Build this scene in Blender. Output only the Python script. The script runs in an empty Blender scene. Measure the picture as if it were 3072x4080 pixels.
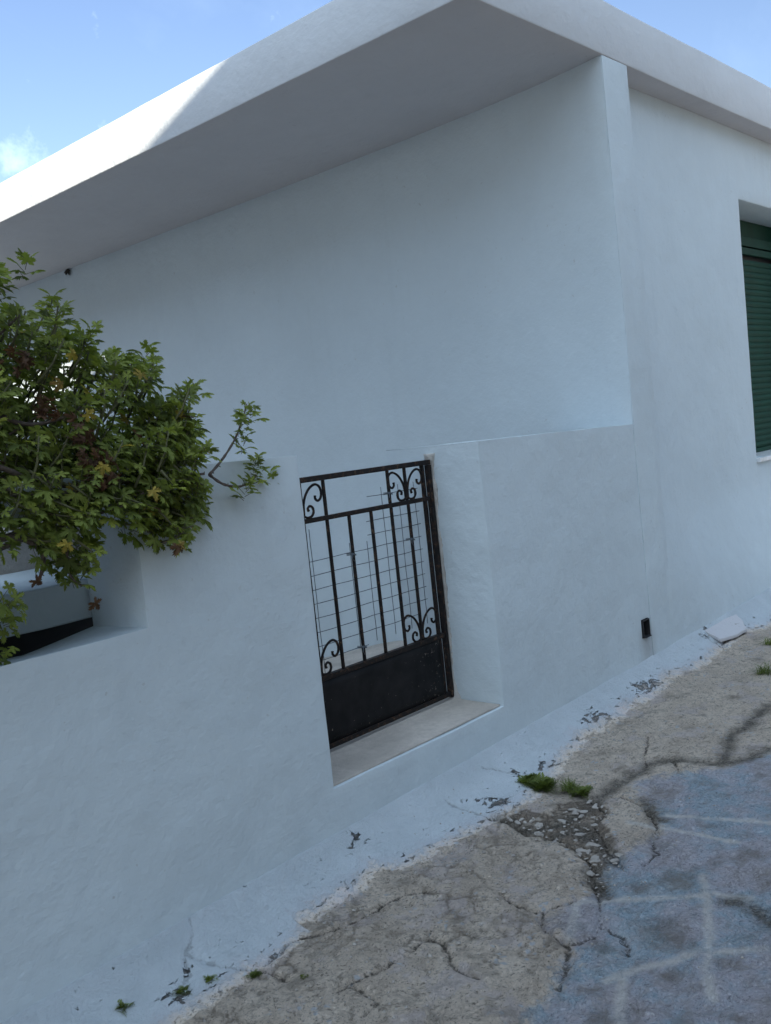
import bpy, bmesh, math, random
import numpy as np
from mathutils import Vector, Matrix, noise
S = bpy.context.scene
COL = S.collection
rad = math.radians
# ------------------------------------------------------------------ camera
F_, PI_, RO_, YA_ = 3809.1875, 0.0796139, 0.1062635, 0.8293213
fw = Vector((math.sin(YA_)*math.cos(PI_), math.cos(YA_)*math.cos(PI_), -math.sin(PI_)))
r0 = Vector((math.cos(YA_), -math.sin(YA_), 0)); d0 = fw.cross(r0)
rr = math.cos(RO_)*r0 + math.sin(RO_)*d0; dd = -math.sin(RO_)*r0 + math.cos(RO_)*d0
CAM = Vector((0, -2.448, 1.45))
cam = bpy.data.cameras.new('camera'); co = bpy.data.objects.new('camera', cam); COL.objects.link(co)
co.matrix_world = Matrix(((rr.x, -dd.x, -fw.x, CAM.x), (rr.y, -dd.y, -fw.y, CAM.y), (rr.z, -dd.z, -fw.z, CAM.z), (0, 0, 0, 1)))
cam.sensor_fit = 'HORIZONTAL'; cam.sensor_width = 36; cam.lens = F_/3072*36; cam.clip_end = 2000; cam.clip_start = .05
S.camera = co
# ------------------------------------------------------------------ sun, sky, exposure
SUN_TRAVEL = Vector((1, 2.0, -.64)).normalized()
sd = -SUN_TRAVEL
sun = bpy.data.lights.new('sun', 'SUN'); so = bpy.data.objects.new('sun', sun); COL.objects.link(so)
sun.energy = 5.0; sun.angle = rad(.4); sun.color = (1, .93, .78)
so.rotation_euler = SUN_TRAVEL.to_track_quat('-Z', 'Y').to_euler()
w = bpy.data.worlds.new('World'); S.world = w; w.use_nodes = True
nt = w.node_tree; nt.nodes.clear()
def N(nt, t, **k):
    n = nt.nodes.new(t)
    for a, b in k.items():
        if a.startswith('i_'):
            n.inputs[a[2:].replace('_', ' ')].default_value = b
        else: setattr(n, a, b)
    return n
sky = N(nt, 'ShaderNodeTexSky', sky_type='NISHITA', sun_disc=False, sun_elevation=math.asin(sd.z),
        sun_rotation=math.atan2(sd.x, sd.y), air_density=1.0, dust_density=.4, ozone_density=2.2)
bg = N(nt, 'ShaderNodeBackground'); bg.inputs[1].default_value = .105
out = N(nt, 'ShaderNodeOutputWorld')
tc = N(nt, 'ShaderNodeTexCoord')
cd = N(nt, 'ShaderNodeVectorMath', operation='DOT_PRODUCT'); cd.inputs[1].default_value = (.4670, .8320, .2985)
nrm = N(nt, 'ShaderNodeVectorMath', operation='NORMALIZE')
nt.links.new(tc.outputs['Generated'], nrm.inputs[0]); nt.links.new(nrm.outputs[0], cd.inputs[0])
mr = N(nt, 'ShaderNodeMapRange'); mr.inputs[1].default_value = .9991; mr.inputs[2].default_value = 1.0; nt.links.new(cd.outputs['Value'], mr.inputs[0])
cn = N(nt, 'ShaderNodeTexNoise'); cn.inputs['Scale'].default_value = 26; cn.inputs['Detail'].default_value = 7; cn.inputs['Roughness'].default_value = .6
nt.links.new(nrm.outputs[0], cn.inputs['Vector'])
mm = N(nt, 'ShaderNodeMath', operation='MULTIPLY_ADD'); nt.links.new(mr.outputs[0], mm.inputs[0]); mm.inputs[1].default_value = .42; nt.links.new(cn.outputs['Fac'], mm.inputs[2])
cr_ = N(nt, 'ShaderNodeMapRange'); cr_.inputs[1].default_value = .66; cr_.inputs[2].default_value = .98; cr_.inputs[4].default_value = .6; nt.links.new(mm.outputs[0], cr_.inputs[0])
cn2 = N(nt, 'ShaderNodeTexNoise'); cn2.inputs['Scale'].default_value = 3.2; cn2.inputs['Detail'].default_value = 9; cn2.inputs['Roughness'].default_value = .62; cn2.inputs['Distortion'].default_value = .5
nt.links.new(nrm.outputs[0], cn2.inputs['Vector'])
w2 = N(nt, 'ShaderNodeMapRange'); w2.inputs[1].default_value = .5; w2.inputs[2].default_value = .85; w2.inputs[4].default_value = .12; nt.links.new(cn2.outputs['Fac'], w2.inputs[0])
# bright cloud bank added out of view, behind the camera, to light the walls
bd = N(nt, 'ShaderNodeVectorMath', operation='DOT_PRODUCT'); bd.inputs[1].default_value = (-.56, -.46, .69); nt.links.new(nrm.outputs[0], bd.inputs[0])
bm_ = N(nt, 'ShaderNodeMapRange'); bm_.inputs[1].default_value = .35; bm_.inputs[2].default_value = .75; nt.links.new(bd.outputs['Value'], bm_.inputs[0])
bn = N(nt, 'ShaderNodeMapRange'); bn.inputs[1].default_value = .38; bn.inputs[2].default_value = .55; nt.links.new(cn2.outputs['Fac'], bn.inputs[0])
bk_ = N(nt, 'ShaderNodeMath', operation='MULTIPLY'); nt.links.new(bm_.outputs[0], bk_.inputs[0]); nt.links.new(bn.outputs[0], bk_.inputs[1])
mx0 = N(nt, 'ShaderNodeMath', operation='MAXIMUM'); nt.links.new(cr_.outputs[0], mx0.inputs[0]); nt.links.new(w2.outputs[0], mx0.inputs[1])
mx2 = N(nt, 'ShaderNodeMath', operation='MAXIMUM'); nt.links.new(mx0.outputs[0], mx2.inputs[0]); nt.links.new(bk_.outputs[0], mx2.inputs[1])
mix = N(nt, 'ShaderNodeMixRGB'); nt.links.new(mx2.outputs[0], mix.inputs[0]); tint = N(nt, 'ShaderNodeMixRGB', blend_type='MULTIPLY'); tint.inputs[0].default_value = 1; tint.inputs[2].default_value = (1.05, .955, 1.0, 1); nt.links.new(sky.outputs[0], tint.inputs[1]); nt.links.new(tint.outputs[0], mix.inputs[1]); mix.inputs[2].default_value = (6.3, 7.9, 9.5, 1)
nt.links.new(mix.outputs[0], bg.inputs[0]); nt.links.new(bg.outputs[0], out.inputs[0])
S.view_settings.view_transform = 'Standard'; S.view_settings.look = 'None'; S.view_settings.exposure = 1.14; S.view_settings.gamma = 1
S.render.engine = 'CYCLES'
S.cycles.max_bounces = 10; S.cycles.diffuse_bounces = 6
random.seed(7); rng = np.random.default_rng(7)

EDGE = [[1.323,-0.236],[1.407,-0.233],[1.548,-0.248],[1.61,-0.222],[1.685,-0.239],[1.864,-0.22],[1.865,-0.17],[2.049,-0.17],[2.16,-0.176],[2.253,-0.142],[2.325,-0.215],[2.467,-0.222],[2.442,-0.234],[2.521,-0.228],[2.645,-0.247],[2.774,-0.267],[2.91,-0.288],[3.038,-0.28],[3.255,-0.24],[3.426,-0.186],[3.574,-0.171],[3.675,-0.134],[3.789,-0.154],[3.946,-0.154],[4.095,-0.141],[4.276,-0.148],[4.653,-0.114],[4.833,-0.16],[5.118,-0.144],[5.56,-0.11],[5.901,-0.19]]
CR = [[[2.8,-0.278],[2.764,-0.443],[2.761,-0.55],[2.739,-0.682],[2.637,-0.781],[2.509,-0.862],[2.408,-0.941],[2.368,-0.967],[2.282,-0.998],[2.209,-0.959]],[[3.122,-0.503],[3.042,-0.601],[2.907,-0.651],[2.79,-0.782],[2.688,-0.875]],[[2.422,-0.839],[2.322,-0.811],[2.265,-0.832],[2.22,-0.89],[2.188,-0.965],[2.103,-1.023],[2.016,-1.044]],[[3.187,-0.593],[3.145,-0.727],[3.032,-0.824],[2.829,-0.923],[2.728,-0.921]],[[2.351,-0.629],[2.323,-0.712],[2.312,-0.795],[2.345,-0.804]],[[3.515,-0.541],[3.688,-0.454],[3.835,-0.4]],[[3.626,-0.617],[3.492,-0.706]],[[5.358,0.15],[5.269,0.006],[5.28,-0.124],[5.637,-0.13]],[[2.757,-0.064],[2.783,-0.163],[2.785,-0.288]],[[3.053,-0.04],[3.138,-0.114],[3.149,-0.187]],[[2.017,-0.584],[2.024,-0.641],[1.945,-0.756],[1.946,-0.835]],[[2.349,-0.981],[2.325,-1.074],[2.247,-1.128]],[[1.673,-0.246],[1.768,-0.237],[1.883,-0.286],[2.041,-0.336],[2.079,-0.336],[2.189,-0.357],[2.261,-0.414]],[[1.683,-0.522],[1.739,-0.541],[1.829,-0.563],[1.952,-0.582],[2.066,-0.572]],[[1.617,0.001],[1.55,-0.065],[1.528,-0.075],[1.602,-0.207],[1.653,-0.293],[1.654,-0.374]],[[1.726,-0.544],[1.707,-0.655],[1.647,-0.67]],[[1.528,-0.075],[1.493,-0.132],[1.404,-0.162]]]
SOIL = [[[3.266,-0.523],[3.388,-0.531],[3.515,-0.541],[3.626,-0.617],[3.66,-0.781],[3.748,-0.867],[3.911,-0.914]],[[3.723,-0.781],[3.966,-0.717],[4.173,-0.72],[4.429,-0.725]],[[3.158,-0.131],[3.13,-0.28],[3.126,-0.417],[3.108,-0.52],[3.245,-0.525]],[[2.804,-0.285],[2.785,-0.447],[2.87,-0.5],[3.044,-0.52]],[[2.761,-0.55],[2.874,-0.585],[2.816,-0.728],[2.723,-0.818]],[[2.64,-0.787],[2.495,-0.892]],[[3.196,-0.701],[3.07,-0.821]],[[2.657,-1.236],[2.654,-1.306],[2.585,-1.396]]]
JOINT = [[[2.407,-0.862],[2.311,-0.912],[2.237,-0.942]],[[2.424,-0.867],[2.483,-0.949],[2.554,-1.051],[2.648,-1.182]],[[2.756,-1.122],[2.629,-1.187],[2.441,-1.274],[2.287,-1.332],[2.177,-1.396]],[[2.11,-1.127],[2.168,-1.151],[2.276,-1.237],[2.37,-1.278]],[[2.167,-1.149],[2.058,-1.201],[1.953,-1.254]],[[2.99,-0.74],[2.999,-0.832],[3.017,-0.978],[3.019,-1.123]],[[2.365,-1.31],[2.419,-1.363],[2.467,-1.424]],[[3.112,-0.826],[3.156,-0.994],[3.221,-1.164]],[[2.674,-1.19],[2.7,-1.289]]]
FLAG = [[3.843,-0.938],[3.571,-0.775],[3.429,-0.62],[3.3,-0.595],[3.131,-0.784],[2.978,-0.866],[2.71,-0.825],[2.495,-0.892],[2.422,-0.839],[2.288,-0.825],[2.197,-0.96],[2.103,-1.023],[1.982,-1.039],[1.833,-1.06],[1.615,-1.205],[1.954,-1.727],[4.202,-1.016]]
STAIN = [[2.41,-1.155,0.1],[2.69,-1.055,0.07],[2.588,-0.979,0.05],[2.231,-1.276,0.04],[1.953,-1.191,0.04],[2.237,-1.05,0.05],[2.135,-1.471,0.03]]
RUB = [[2.8,-0.278],[2.915,-0.342],[2.925,-0.447],[3.036,-0.415],[3.125,-0.51],[3.085,-0.604],[2.954,-0.667],[2.803,-0.806],[2.678,-0.888],[2.622,-0.873],[2.485,-0.926],[2.486,-0.875],[2.643,-0.762],[2.712,-0.665],[2.733,-0.568],[2.749,-0.452],[2.75,-0.378]]
WEARC = [[2.89,-0.204,0.1,0.09],[3.158,-0.131,0.06,0.08],[3.303,-0.17,0.07,0.06],[3.883,-0.102,0.12,0.06],[4.368,-0.103,0.16,0.06],[5.371,-0.0,0.2,0.1],[2.849,-0.145,0.05,0.05],[1.415,-0.159,0.05,0.05],[1.5,-0.124,0.04,0.04],[2.294,-0.054,0.1,0.06],[1.608,-0.088,0.03,0.02]]
WEEDS = [[3.144,-0.21],[3.133,-0.288],[3.158,-0.389],[3.148,-0.441],[4.904,-0.524],[5.462,-0.342],[1.274,-0.107],[1.429,-0.165],[1.513,-0.18],[1.605,-0.271],[1.68,-0.404]]
HATCH = [[5.358,0.15],[5.28,-0.124],[5.637,-0.13],[5.684,0.135]]
CROWN = [[1.045,2.098],[1.277,2.058],[1.307,1.999],[1.284,1.925],[1.363,1.921],[1.408,1.948],[1.46,1.918],[1.438,1.866],[1.51,1.867],[1.561,1.855],[1.561,1.802],[1.638,1.802],[1.743,1.795],[1.742,1.732],[1.722,1.648],[1.785,1.674],[1.823,1.695],[1.893,1.685],[1.866,1.628],[1.878,1.525],[1.872,1.423],[1.876,1.334],[1.85,1.278],[1.801,1.197],[1.713,1.189],[1.652,1.233],[1.598,1.199],[1.58,1.299],[1.463,1.288],[1.503,1.201],[1.42,1.148],[1.351,1.173],[1.318,1.231],[1.264,1.328],[1.169,1.304],[0.914,1.17]]
SH = [[1.352,2.033],[1.413,1.936],[1.522,1.848],[1.702,1.795],[1.707,1.719],[1.865,1.679],[1.84,1.571],[1.871,1.482],[2.078,1.589],[2.035,1.5],[2.073,1.427],[2.117,1.377],[2.022,1.348],[1.75,1.204],[1.638,1.193],[1.408,1.163],[1.362,1.145],[1.21,1.323],[1.2,1.25],[1.168,1.118],[1.202,1.086],[1.144,0.999],[1.17,1.043]]

# ------------------------------------------------------------------ helpers
def tag(o, label=None, cat=None, group=None, kind=None):
    for k, v in (('label', label), ('category', cat), ('group', group), ('kind', kind)):
        if v: o[k] = v
    return o
def empty(name, loc=(0, 0, 0)):
    o = bpy.data.objects.new(name, None); COL.objects.link(o); o.location = loc; o.empty_display_size = .1
    return o
class MB:
    def __init__(s): s.v = []; s.f = []
    def box(s, a, b):
        n = len(s.v); x0, y0, z0 = a; x1, y1, z1 = b
        s.v += [(x0, y0, z0), (x1, y0, z0), (x1, y1, z0), (x0, y1, z0), (x0, y0, z1), (x1, y0, z1), (x1, y1, z1), (x0, y1, z1)]
        s.f += [tuple(n+i for i in q) for q in ((0, 3, 2, 1), (4, 5, 6, 7), (0, 1, 5, 4), (1, 2, 6, 5), (2, 3, 7, 6), (3, 0, 4, 7))]
    def tube(s, pts, r, k=6, flat=None):
        pts = [Vector(p) for p in pts]; rs = r if isinstance(r, (list, tuple)) else [r]*len(pts)
        n = len(s.v); up = Vector((.13, .21, .97)).normalized()
        for i, p in enumerate(pts):
            t = (pts[min(i+1, len(pts)-1)] - pts[max(i-1, 0)]).normalized()
            if flat: b = Vector(flat)
            else:
                b = t.cross(up)
                if b.length < .15: b = t.cross(Vector((1, 0, 0)))
                b.normalize()
            c = t.cross(b).normalized()
            for j in range(k):
                a = 2*math.pi*(j+.5)/k
                s.v.append(tuple(p + (b*math.cos(a)+c*math.sin(a))*rs[i]))
        for i in range(len(pts)-1):
            for j in range(k):
                a = n+i*k+j; b2 = n+i*k+(j+1) % k
                s.f.append((a, b2, b2+k, a+k))
        s.f.append(tuple(n+j for j in range(k))[::-1]); s.f.append(tuple(n+(len(pts)-1)*k+j for j in range(k)))
    def build(s, name, mat, parent=None, smooth=False, bevel=0, seg=2):
        me = bpy.data.meshes.new(name); me.from_pydata(s.v, [], s.f); me.update()
        if mat: me.materials.append(mat)
        bm = bmesh.new(); bm.from_mesh(me); bmesh.ops.recalc_face_normals(bm, faces=bm.faces); bm.to_mesh(me); bm.free()
        if smooth: me.polygons.foreach_set('use_smooth', [True]*len(me.polygons))
        o = bpy.data.objects.new(name, me); COL.objects.link(o)
        if parent: o.parent = parent; o.matrix_parent_inverse = Matrix.Translation(parent.location).inverted()
        if bevel:
            m = o.modifiers.new('bevel', 'BEVEL'); m.width = bevel; m.segments = seg; m.limit_method = 'ANGLE'; m.angle_limit = rad(40)
        return o
def fb(p, sc, o=3): return noise.fractal(Vector(p)*sc, 1.0, 2.0, o)
def warp(v, a=.006, fine=.0015):
    x, y, z = v
    q = (x, y*1.3+5, z)
    return (x + a*.5*fb((y+7, z, x*.3), 1.7), y + a*fb(q, 1.1) + fine*fb(q, 7), z + a*.5*fb((x, y+3, z*.3+9), 1.9) + fine*.6*fb(q, 11))
def lines(a, b, step, extra=()):
    n = max(1, round((b-a)/step)); L = sorted(set([round(a+(b-a)*i/n, 5) for i in range(n+1)]))
    for e in extra:
        L = [q for q in L if abs(q-e) > step*.35 or q in extra]; L.append(e)
    return sorted(set(L))
def sheet(us, vs, hole, front, back):
    """solid wall from a cell grid: front(u,v), back(u,v) -> points"""
    m = MB(); idx = {}
    def vid(i, j, k):
        if (i, j, k) not in idx:
            idx[(i, j, k)] = len(m.v); m.v.append((front, back)[k](us[i], vs[j]))
        return idx[(i, j, k)]
    nu, nv = len(us)-1, len(vs)-1
    solid = lambda i, j: 0 <= i < nu and 0 <= j < nv and not hole((us[i]+us[i+1])/2, (vs[j]+vs[j+1])/2)
    for i in range(nu):
        for j in range(nv):
            if not solid(i, j): continue
            m.f.append((vid(i, j, 0), vid(i+1, j, 0), vid(i+1, j+1, 0), vid(i, j+1, 0)))
            m.f.append((vid(i, j, 1), vid(i, j+1, 1), vid(i+1, j+1, 1), vid(i+1, j, 1)))
            for di, dj, a, b in ((-1, 0, (0, 0), (0, 1)), (1, 0, (1, 1), (1, 0)), (0, -1, (1, 0), (0, 0)), (0, 1, (0, 1), (1, 1))):
                if not solid(i+di, j+dj):
                    m.f.append((vid(i+a[0], j+a[1], 0), vid(i+b[0], j+b[1], 0), vid(i+b[0], j+b[1], 1), vid(i+a[0], j+a[1], 1)))
    return m
# ------------------------------------------------------------------ materials
def mat(name):
    m = bpy.data.materials.new(name); m.use_nodes = True; nt = m.node_tree
    b = nt.nodes['Principled BSDF']; return m, nt, b
def coord(nt):
    return nt.nodes.new('ShaderNodeTexCoord').outputs['Object']
def tex(nt, vec, scale, detail=6, rough=.55, dist=0, typ='ShaderNodeTexNoise', **k):
    n = nt.nodes.new(typ)
    for a, b in k.items(): setattr(n, a, b)
    n.inputs['Scale'].default_value = scale
    if typ == 'ShaderNodeTexNoise':
        n.inputs['Detail'].default_value = detail; n.inputs['Roughness'].default_value = rough; n.inputs['Distortion'].default_value = dist
    nt.links.new(vec, n.inputs['Vector']); return n
def ramp(nt, fac, stops, interp='LINEAR'):
    r = nt.nodes.new('ShaderNodeValToRGB'); r.color_ramp.interpolation = interp
    e = r.color_ramp.elements
    while len(e) < len(stops): e.new(.5)
    for q, (p, c) in zip(e, stops):
        q.position = p; q.color = (*c, 1) if len(c) == 3 else c
    nt.links.new(fac, r.inputs[0]); return r.outputs[0]
def rng_(nt, fac, a, b, c=0, d=1):
    r = nt.nodes.new('ShaderNodeMapRange'); nt.links.new(fac, r.inputs[0])
    for i, v in enumerate((a, b, c, d)): r.inputs[i+1].default_value = v
    return r.outputs[0]
def math_(nt, op, a, b=None):
    n = nt.nodes.new('ShaderNodeMath'); n.operation = op
    for i, v in enumerate((a, b)):
        if v is None: continue
        if isinstance(v, (int, float)): n.inputs[i].default_value = v
        else: nt.links.new(v, n.inputs[i])
    return n.outputs[0]
def mixc(nt, f, a, b, mode='MIX'):
    n = nt.nodes.new('ShaderNodeMixRGB'); n.blend_type = mode
    for i, v in enumerate((f, a, b)):
        if isinstance(v, (int, float)): n.inputs[i].default_value = v
        elif isinstance(v, tuple): n.inputs[i].default_value = (*v, 1)
        else: nt.links.new(v, n.inputs[i])
    return n.outputs[0]
def bump(nt, b, hs):
    prev = None
    for h, s, d in hs:
        n = nt.nodes.new('ShaderNodeBump'); n.inputs['Strength'].default_value = s; n.inputs['Distance'].default_value = d
        nt.links.new(h, n.inputs['Height'])
        if prev: nt.links.new(prev, n.inputs['Normal'])
        prev = n.outputs[0]
    nt.links.new(prev, b.inputs['Normal'])
def plaster(name, base=(.655, .73, .765), dirt=.35, grime=(.36, .33, .29)):
    m, nt, b = mat(name); c = coord(nt)
    n1 = tex(nt, c, 1.3, 5); n2 = tex(nt, c, 9, 8, .65); n3 = tex(nt, c, 260, 2)
    col = ramp(nt, n1.outputs['Fac'], [(.3, tuple(v*.93 for v in base)), (.7, base)])
    col = mixc(nt, rng_(nt, n2.outputs['Fac'], .35, .75, 0, .22), col, tuple(v*.86 for v in base))
    sp = tex(nt, c, 38, 3, .5); f = rng_(nt, sp.outputs['Fac'], .68, .72)
    big = rng_(nt, tex(nt, c, 2.3, 4).outputs['Fac'], .45, .65)
    col = mixc(nt, math_(nt, 'MULTIPLY', math_(nt, 'MULTIPLY', f, big), dirt), col, grime)
    mp = nt.nodes.new('ShaderNodeMapping'); mp.inputs['Scale'].default_value = (9, 9, .7); nt.links.new(c, mp.inputs[0])
    st = tex(nt, mp.outputs[0], 1, 5, .6)
    col = mixc(nt, rng_(nt, st.outputs['Fac'], .55, .8, 0, .16), col, tuple(v*.75 for v in base))
    if name == 'white_plaster':
        sx = nt.nodes.new('ShaderNodeVectorMath'); sx.operation = 'SUBTRACT'; nt.links.new(c, sx.inputs[0]); sx.inputs[1].default_value = (4.64, 0, .175)
        sc_ = nt.nodes.new('ShaderNodeVectorMath'); sc_.operation = 'MULTIPLY'; nt.links.new(sx.outputs[0], sc_.inputs[0]); sc_.inputs[1].default_value = (1, .3, .8)
        ln = nt.nodes.new('ShaderNodeVectorMath'); ln.operation = 'LENGTH'; nt.links.new(sc_.outputs[0], ln.inputs[0])
        dm = math_(nt, 'ADD', ln.outputs['Value'], math_(nt, 'MULTIPLY', math_(nt, 'SUBTRACT', n2.outputs['Fac'], .5), .12))
        col = mixc(nt, rng_(nt, dm, .13, .02, 0, .55), col, (.30, .28, .27))
        # walls darker towards the foot: weaker sky light put into the colour
        sz = nt.nodes.new('ShaderNodeSeparateXYZ'); nt.links.new(c, sz.inputs[0])
        lowm = rng_(nt, math_(nt, 'ADD', sz.outputs[2], math_(nt, 'MULTIPLY', math_(nt, 'SUBTRACT', n1.outputs['Fac'], .5), 1.2)), .75, -.1, 0, .30)
        col = mixc(nt, math_(nt, 'MULTIPLY', lowm, rng_(nt, n2.outputs['Fac'], .3, .65, .35, 1)), col, tuple(v*.66 for v in base))
    nt.links.new(col, b.inputs['Base Color']); b.inputs['Roughness'].default_value = .85; b.inputs['Specular IOR Level'].default_value = .25
    v = tex(nt, c, 55, 4, .6)
    big2 = tex(nt, c, 4, 4, .55); mpb = nt.nodes.new('ShaderNodeMapping'); mpb.inputs['Scale'].default_value = (6, 6, 28); mpb.inputs['Rotation'].default_value = (.2, .3, 0); nt.links.new(c, mpb.inputs[0]); br = tex(nt, mpb.outputs[0], 5, 5, .6)
    bump(nt, b, [(big2.outputs['Fac'], .35, .05), (br.outputs['Fac'], .18, .005), (n2.outputs['Fac'], .32, .012), (v.outputs['Fac'], .28, .004), (n3.outputs['Fac'], .25, .0012)])
    return m
def concrete(name, base=(.40, .36, .32), rough=.9):
    m, nt, b = mat(name); c = coord(nt)
    n1 = tex(nt, c, 3, 6); n2 = tex(nt, c, 30, 6, .7); n3 = tex(nt, c, 180, 3)
    col = ramp(nt, n1.outputs['Fac'], [(.3, tuple(v*.72 for v in base)), (.7, tuple(v*1.12 for v in base))])
    col = mixc(nt, rng_(nt, n2.outputs['Fac'], .4, .7, 0, .5), col, tuple(v*.6 for v in base))
    nt.links.new(col, b.inputs['Base Color']); b.inputs['Roughness'].default_value = rough
    bump(nt, b, [(n2.outputs['Fac'], .6, .01), (n3.outputs['Fac'], .4, .002)])
    return m
PL = plaster('white_plaster'); PLS = plaster('white_plaster_soffit', (.68, .70, .72), .1)
CON = concrete('grey_concrete', (.46, .42, .38)); CONL = concrete('pale_concrete', (.58, .52, .46))
def black_paint(name, peel=.6):
    m, nt, b = mat(name); c = coord(nt)
    n = tex(nt, c, 42, 8, .7); n2 = tex(nt, c, 6, 3)
    col = ramp(nt, n.outputs['Fac'], [(.35, (.007, .006, .007)), (.52, (.018, .014, .013)), (.60, (.05, .028, .018)), (.68, (.13, .085, .06))])
    nt.links.new(col, b.inputs['Base Color'])
    nt.links.new(rng_(nt, n.outputs['Fac'], .3, .7, .38, .75), b.inputs['Roughness']); b.inputs['Specular IOR Level'].default_value = .18
    bump(nt, b, [(n.outputs['Fac'], .5, .002)])
    return m
IRON = black_paint('black_iron_paint')
def panel_paint():
    m, nt, b = mat('flaking_black_panel'); c = coord(nt)
    n = tex(nt, c, 60, 6, .75); sx = nt.nodes.new('ShaderNodeSeparateXYZ'); nt.links.new(c, sx.inputs[0])
    right = rng_(nt, sx.outputs[0], 3.02, 3.26); low = rng_(nt, sx.outputs[2], .33, .25)
    e = math_(nt, 'ADD', math_(nt, 'MULTIPLY', right, .085), math_(nt, 'MULTIPLY', low, .06))
    f = rng_(nt, math_(nt, 'ADD', n.outputs['Fac'], e), .665, .685)
    n3 = tex(nt, c, 14, 5)
    base = ramp(nt, n3.outputs['Fac'], [(.35, (.005, .005, .006)), (.7, (.016, .015, .016))])
    pe = ramp(nt, tex(nt, c, 90, 2).outputs['Fac'], [(.4, (.10, .06, .04)), (.6, (.30, .27, .24))])
    nt.links.new(mixc(nt, f, base, pe), b.inputs['Base Color']); b.inputs['Roughness'].default_value = .6; b.inputs['Specular IOR Level'].default_value = .2
    bump(nt, b, [(f, .5, .002), (n3.outputs['Fac'], .3, .006)])
    return m
def simple(name, colr, rough=.6, metal=0, var=.2, sc=20):
    m, nt, b = mat(name); c = coord(nt); n = tex(nt, c, sc, 5)
    nt.links.new(ramp(nt, n.outputs['Fac'], [(.3, tuple(v*(1-var) for v in colr)), (.7, tuple(min(1, v*(1+var)) for v in colr))]), b.inputs['Base Color'])
    b.inputs['Roughness'].default_value = rough; b.inputs['Metallic'].default_value = metal
    bump(nt, b, [(n.outputs['Fac'], .15, .003)])
    return m
WIRE = simple('galvanised_wire', (.14, .16, .18), .5, .6)
GREEN = simple('green_shutter_paint', (.006, .047, .027), .65, 0, .2, 6)
DARK = simple('dark_pipe_and_step_shade', (.02, .02, .022), .7)
MORTAR = concrete('rough_mortar', (.58, .55, .51))
BARK = simple('woody_stem', (.13, .10, .085), .9, 0, .5, 60)
GREEN.node_tree.nodes['Principled BSDF'].inputs['Specular IOR Level'].default_value = .25
SOILM = simple('dark_soil', (.05, .045, .035), 1, 0, .4, 60)

# ------------------------------------------------------------------ ground (street) with whitewashed wall foot
def vnoise(x, y, sc, seed=0, octs=4):
    tot = 0; amp = 1; nrm_ = 0
    for o in range(octs):
        X = x*sc*2**o + seed*13.7; Y = y*sc*2**o - seed*7.3
        xi = np.floor(X).astype(np.int64); yi = np.floor(Y).astype(np.int64); xf = X-xi; yf = Y-yi
        h = lambda a, b: ((np.sin(a*127.1+b*311.7+seed*17.3)*43758.5453) % 1.0)
        u = xf*xf*(3-2*xf); v_ = yf*yf*(3-2*yf)
        val = (h(xi, yi)*(1-u)+h(xi+1, yi)*u)*(1-v_)+(h(xi, yi+1)*(1-u)+h(xi+1, yi+1)*u)*v_
        tot = tot+val*amp; nrm_ += amp; amp *= .5
    return tot/nrm_
def polydist(x, y, L, closed=False):
    d = np.full(x.shape, 9.0); P = L+[L[0]] if closed else L
    for (ax, ay), (bx, by) in zip(P[:-1], P[1:]):
        vx, vy = bx-ax, by-ay; l2 = vx*vx+vy*vy+1e-9
        t = np.clip(((x-ax)*vx+(y-ay)*vy)/l2, 0, 1)
        d = np.minimum(d, np.hypot(x-ax-t*vx, y-ay-t*vy))
    return d
def inside(x, y, L):
    r = np.zeros(x.shape, bool); n = len(L)
    for i in range(n):
        ax, ay = L[i][:2]; bx, by = L[(i+1) % n][:2]
        c = ((ay > y) != (by > y)) & (x < (bx-ax)*(y-ay)/(by-ay+1e-12)+ax); r ^= c
    return r
def worley(x, y, sc, seed):
    X = x*sc; Y = y*sc; xi = np.floor(X); yi = np.floor(Y); f1 = np.full(x.shape, 9.); f2 = np.full(x.shape, 9.); idv = np.zeros(x.shape)
    for i in (-1, 0, 1):
        for j in (-1, 0, 1):
            a = xi+i; b = yi+j
            px = a+(np.sin(a*127.1+b*311.7+seed)*43758.5453) % 1; py = b+(np.sin(a*269.5+b*183.3+seed)*43758.5453) % 1
            d = np.hypot(X-px, Y-py); nid = (np.sin(a*12.9+b*78.2+seed)*43758.5453) % 1
            closer = d < f1
            f2 = np.where(closer, f1, np.minimum(f2, d)); idv = np.where(closer, nid, idv); f1 = np.where(closer, d, f1)
    return f1, f2, idv
def gbase(x, y):
    """smooth height of the street next to the wall (y<0 is street)"""
    t = np.maximum(-y, 0)
    z = .019*(np.clip(x, -5, 12)-2) - .05*np.minimum(t/.2, 1) - .012*np.clip(t-.2, 0, 2) + .06*np.exp(-(t/.06)**1.2)
    return z
xs = np.unique(np.round(np.concatenate([[-300, -80, -30, -12, -6, -3, -1.5], np.arange(-.6, .9, .05), np.arange(.9, 3.3, .006), np.arange(3.3, 6.3, .0115), np.arange(6.3, 9, .06), [10, 12, 16, 24, 60, 300]]), 4))
ys = np.unique(np.round(np.concatenate([[-300, -80, -30, -14, -9, -6, -4.5, -3.6, -3], np.arange(-2.6, -1.7, .06), np.arange(-1.7, -.55, .0085), np.arange(-.55, .0, .0062), [0, .02, .05, .2, 3, 9, 30, 80, 300]]), 4))
GX, GY = np.meshgrid(xs, ys); gx = GX.ravel(); gy = GY.ravel()
wx = gx+.05*(vnoise(gx, gy, 9, 3)-.5)+.018*(vnoise(gx, gy, 45, 5)-.5); wy = gy+.05*(vnoise(gx, gy, 9, 4)-.5)+.018*(vnoise(gx, gy, 45, 6)-.5)
crackd = np.min([polydist(wx, wy, L) for L in CR], axis=0)
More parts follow.
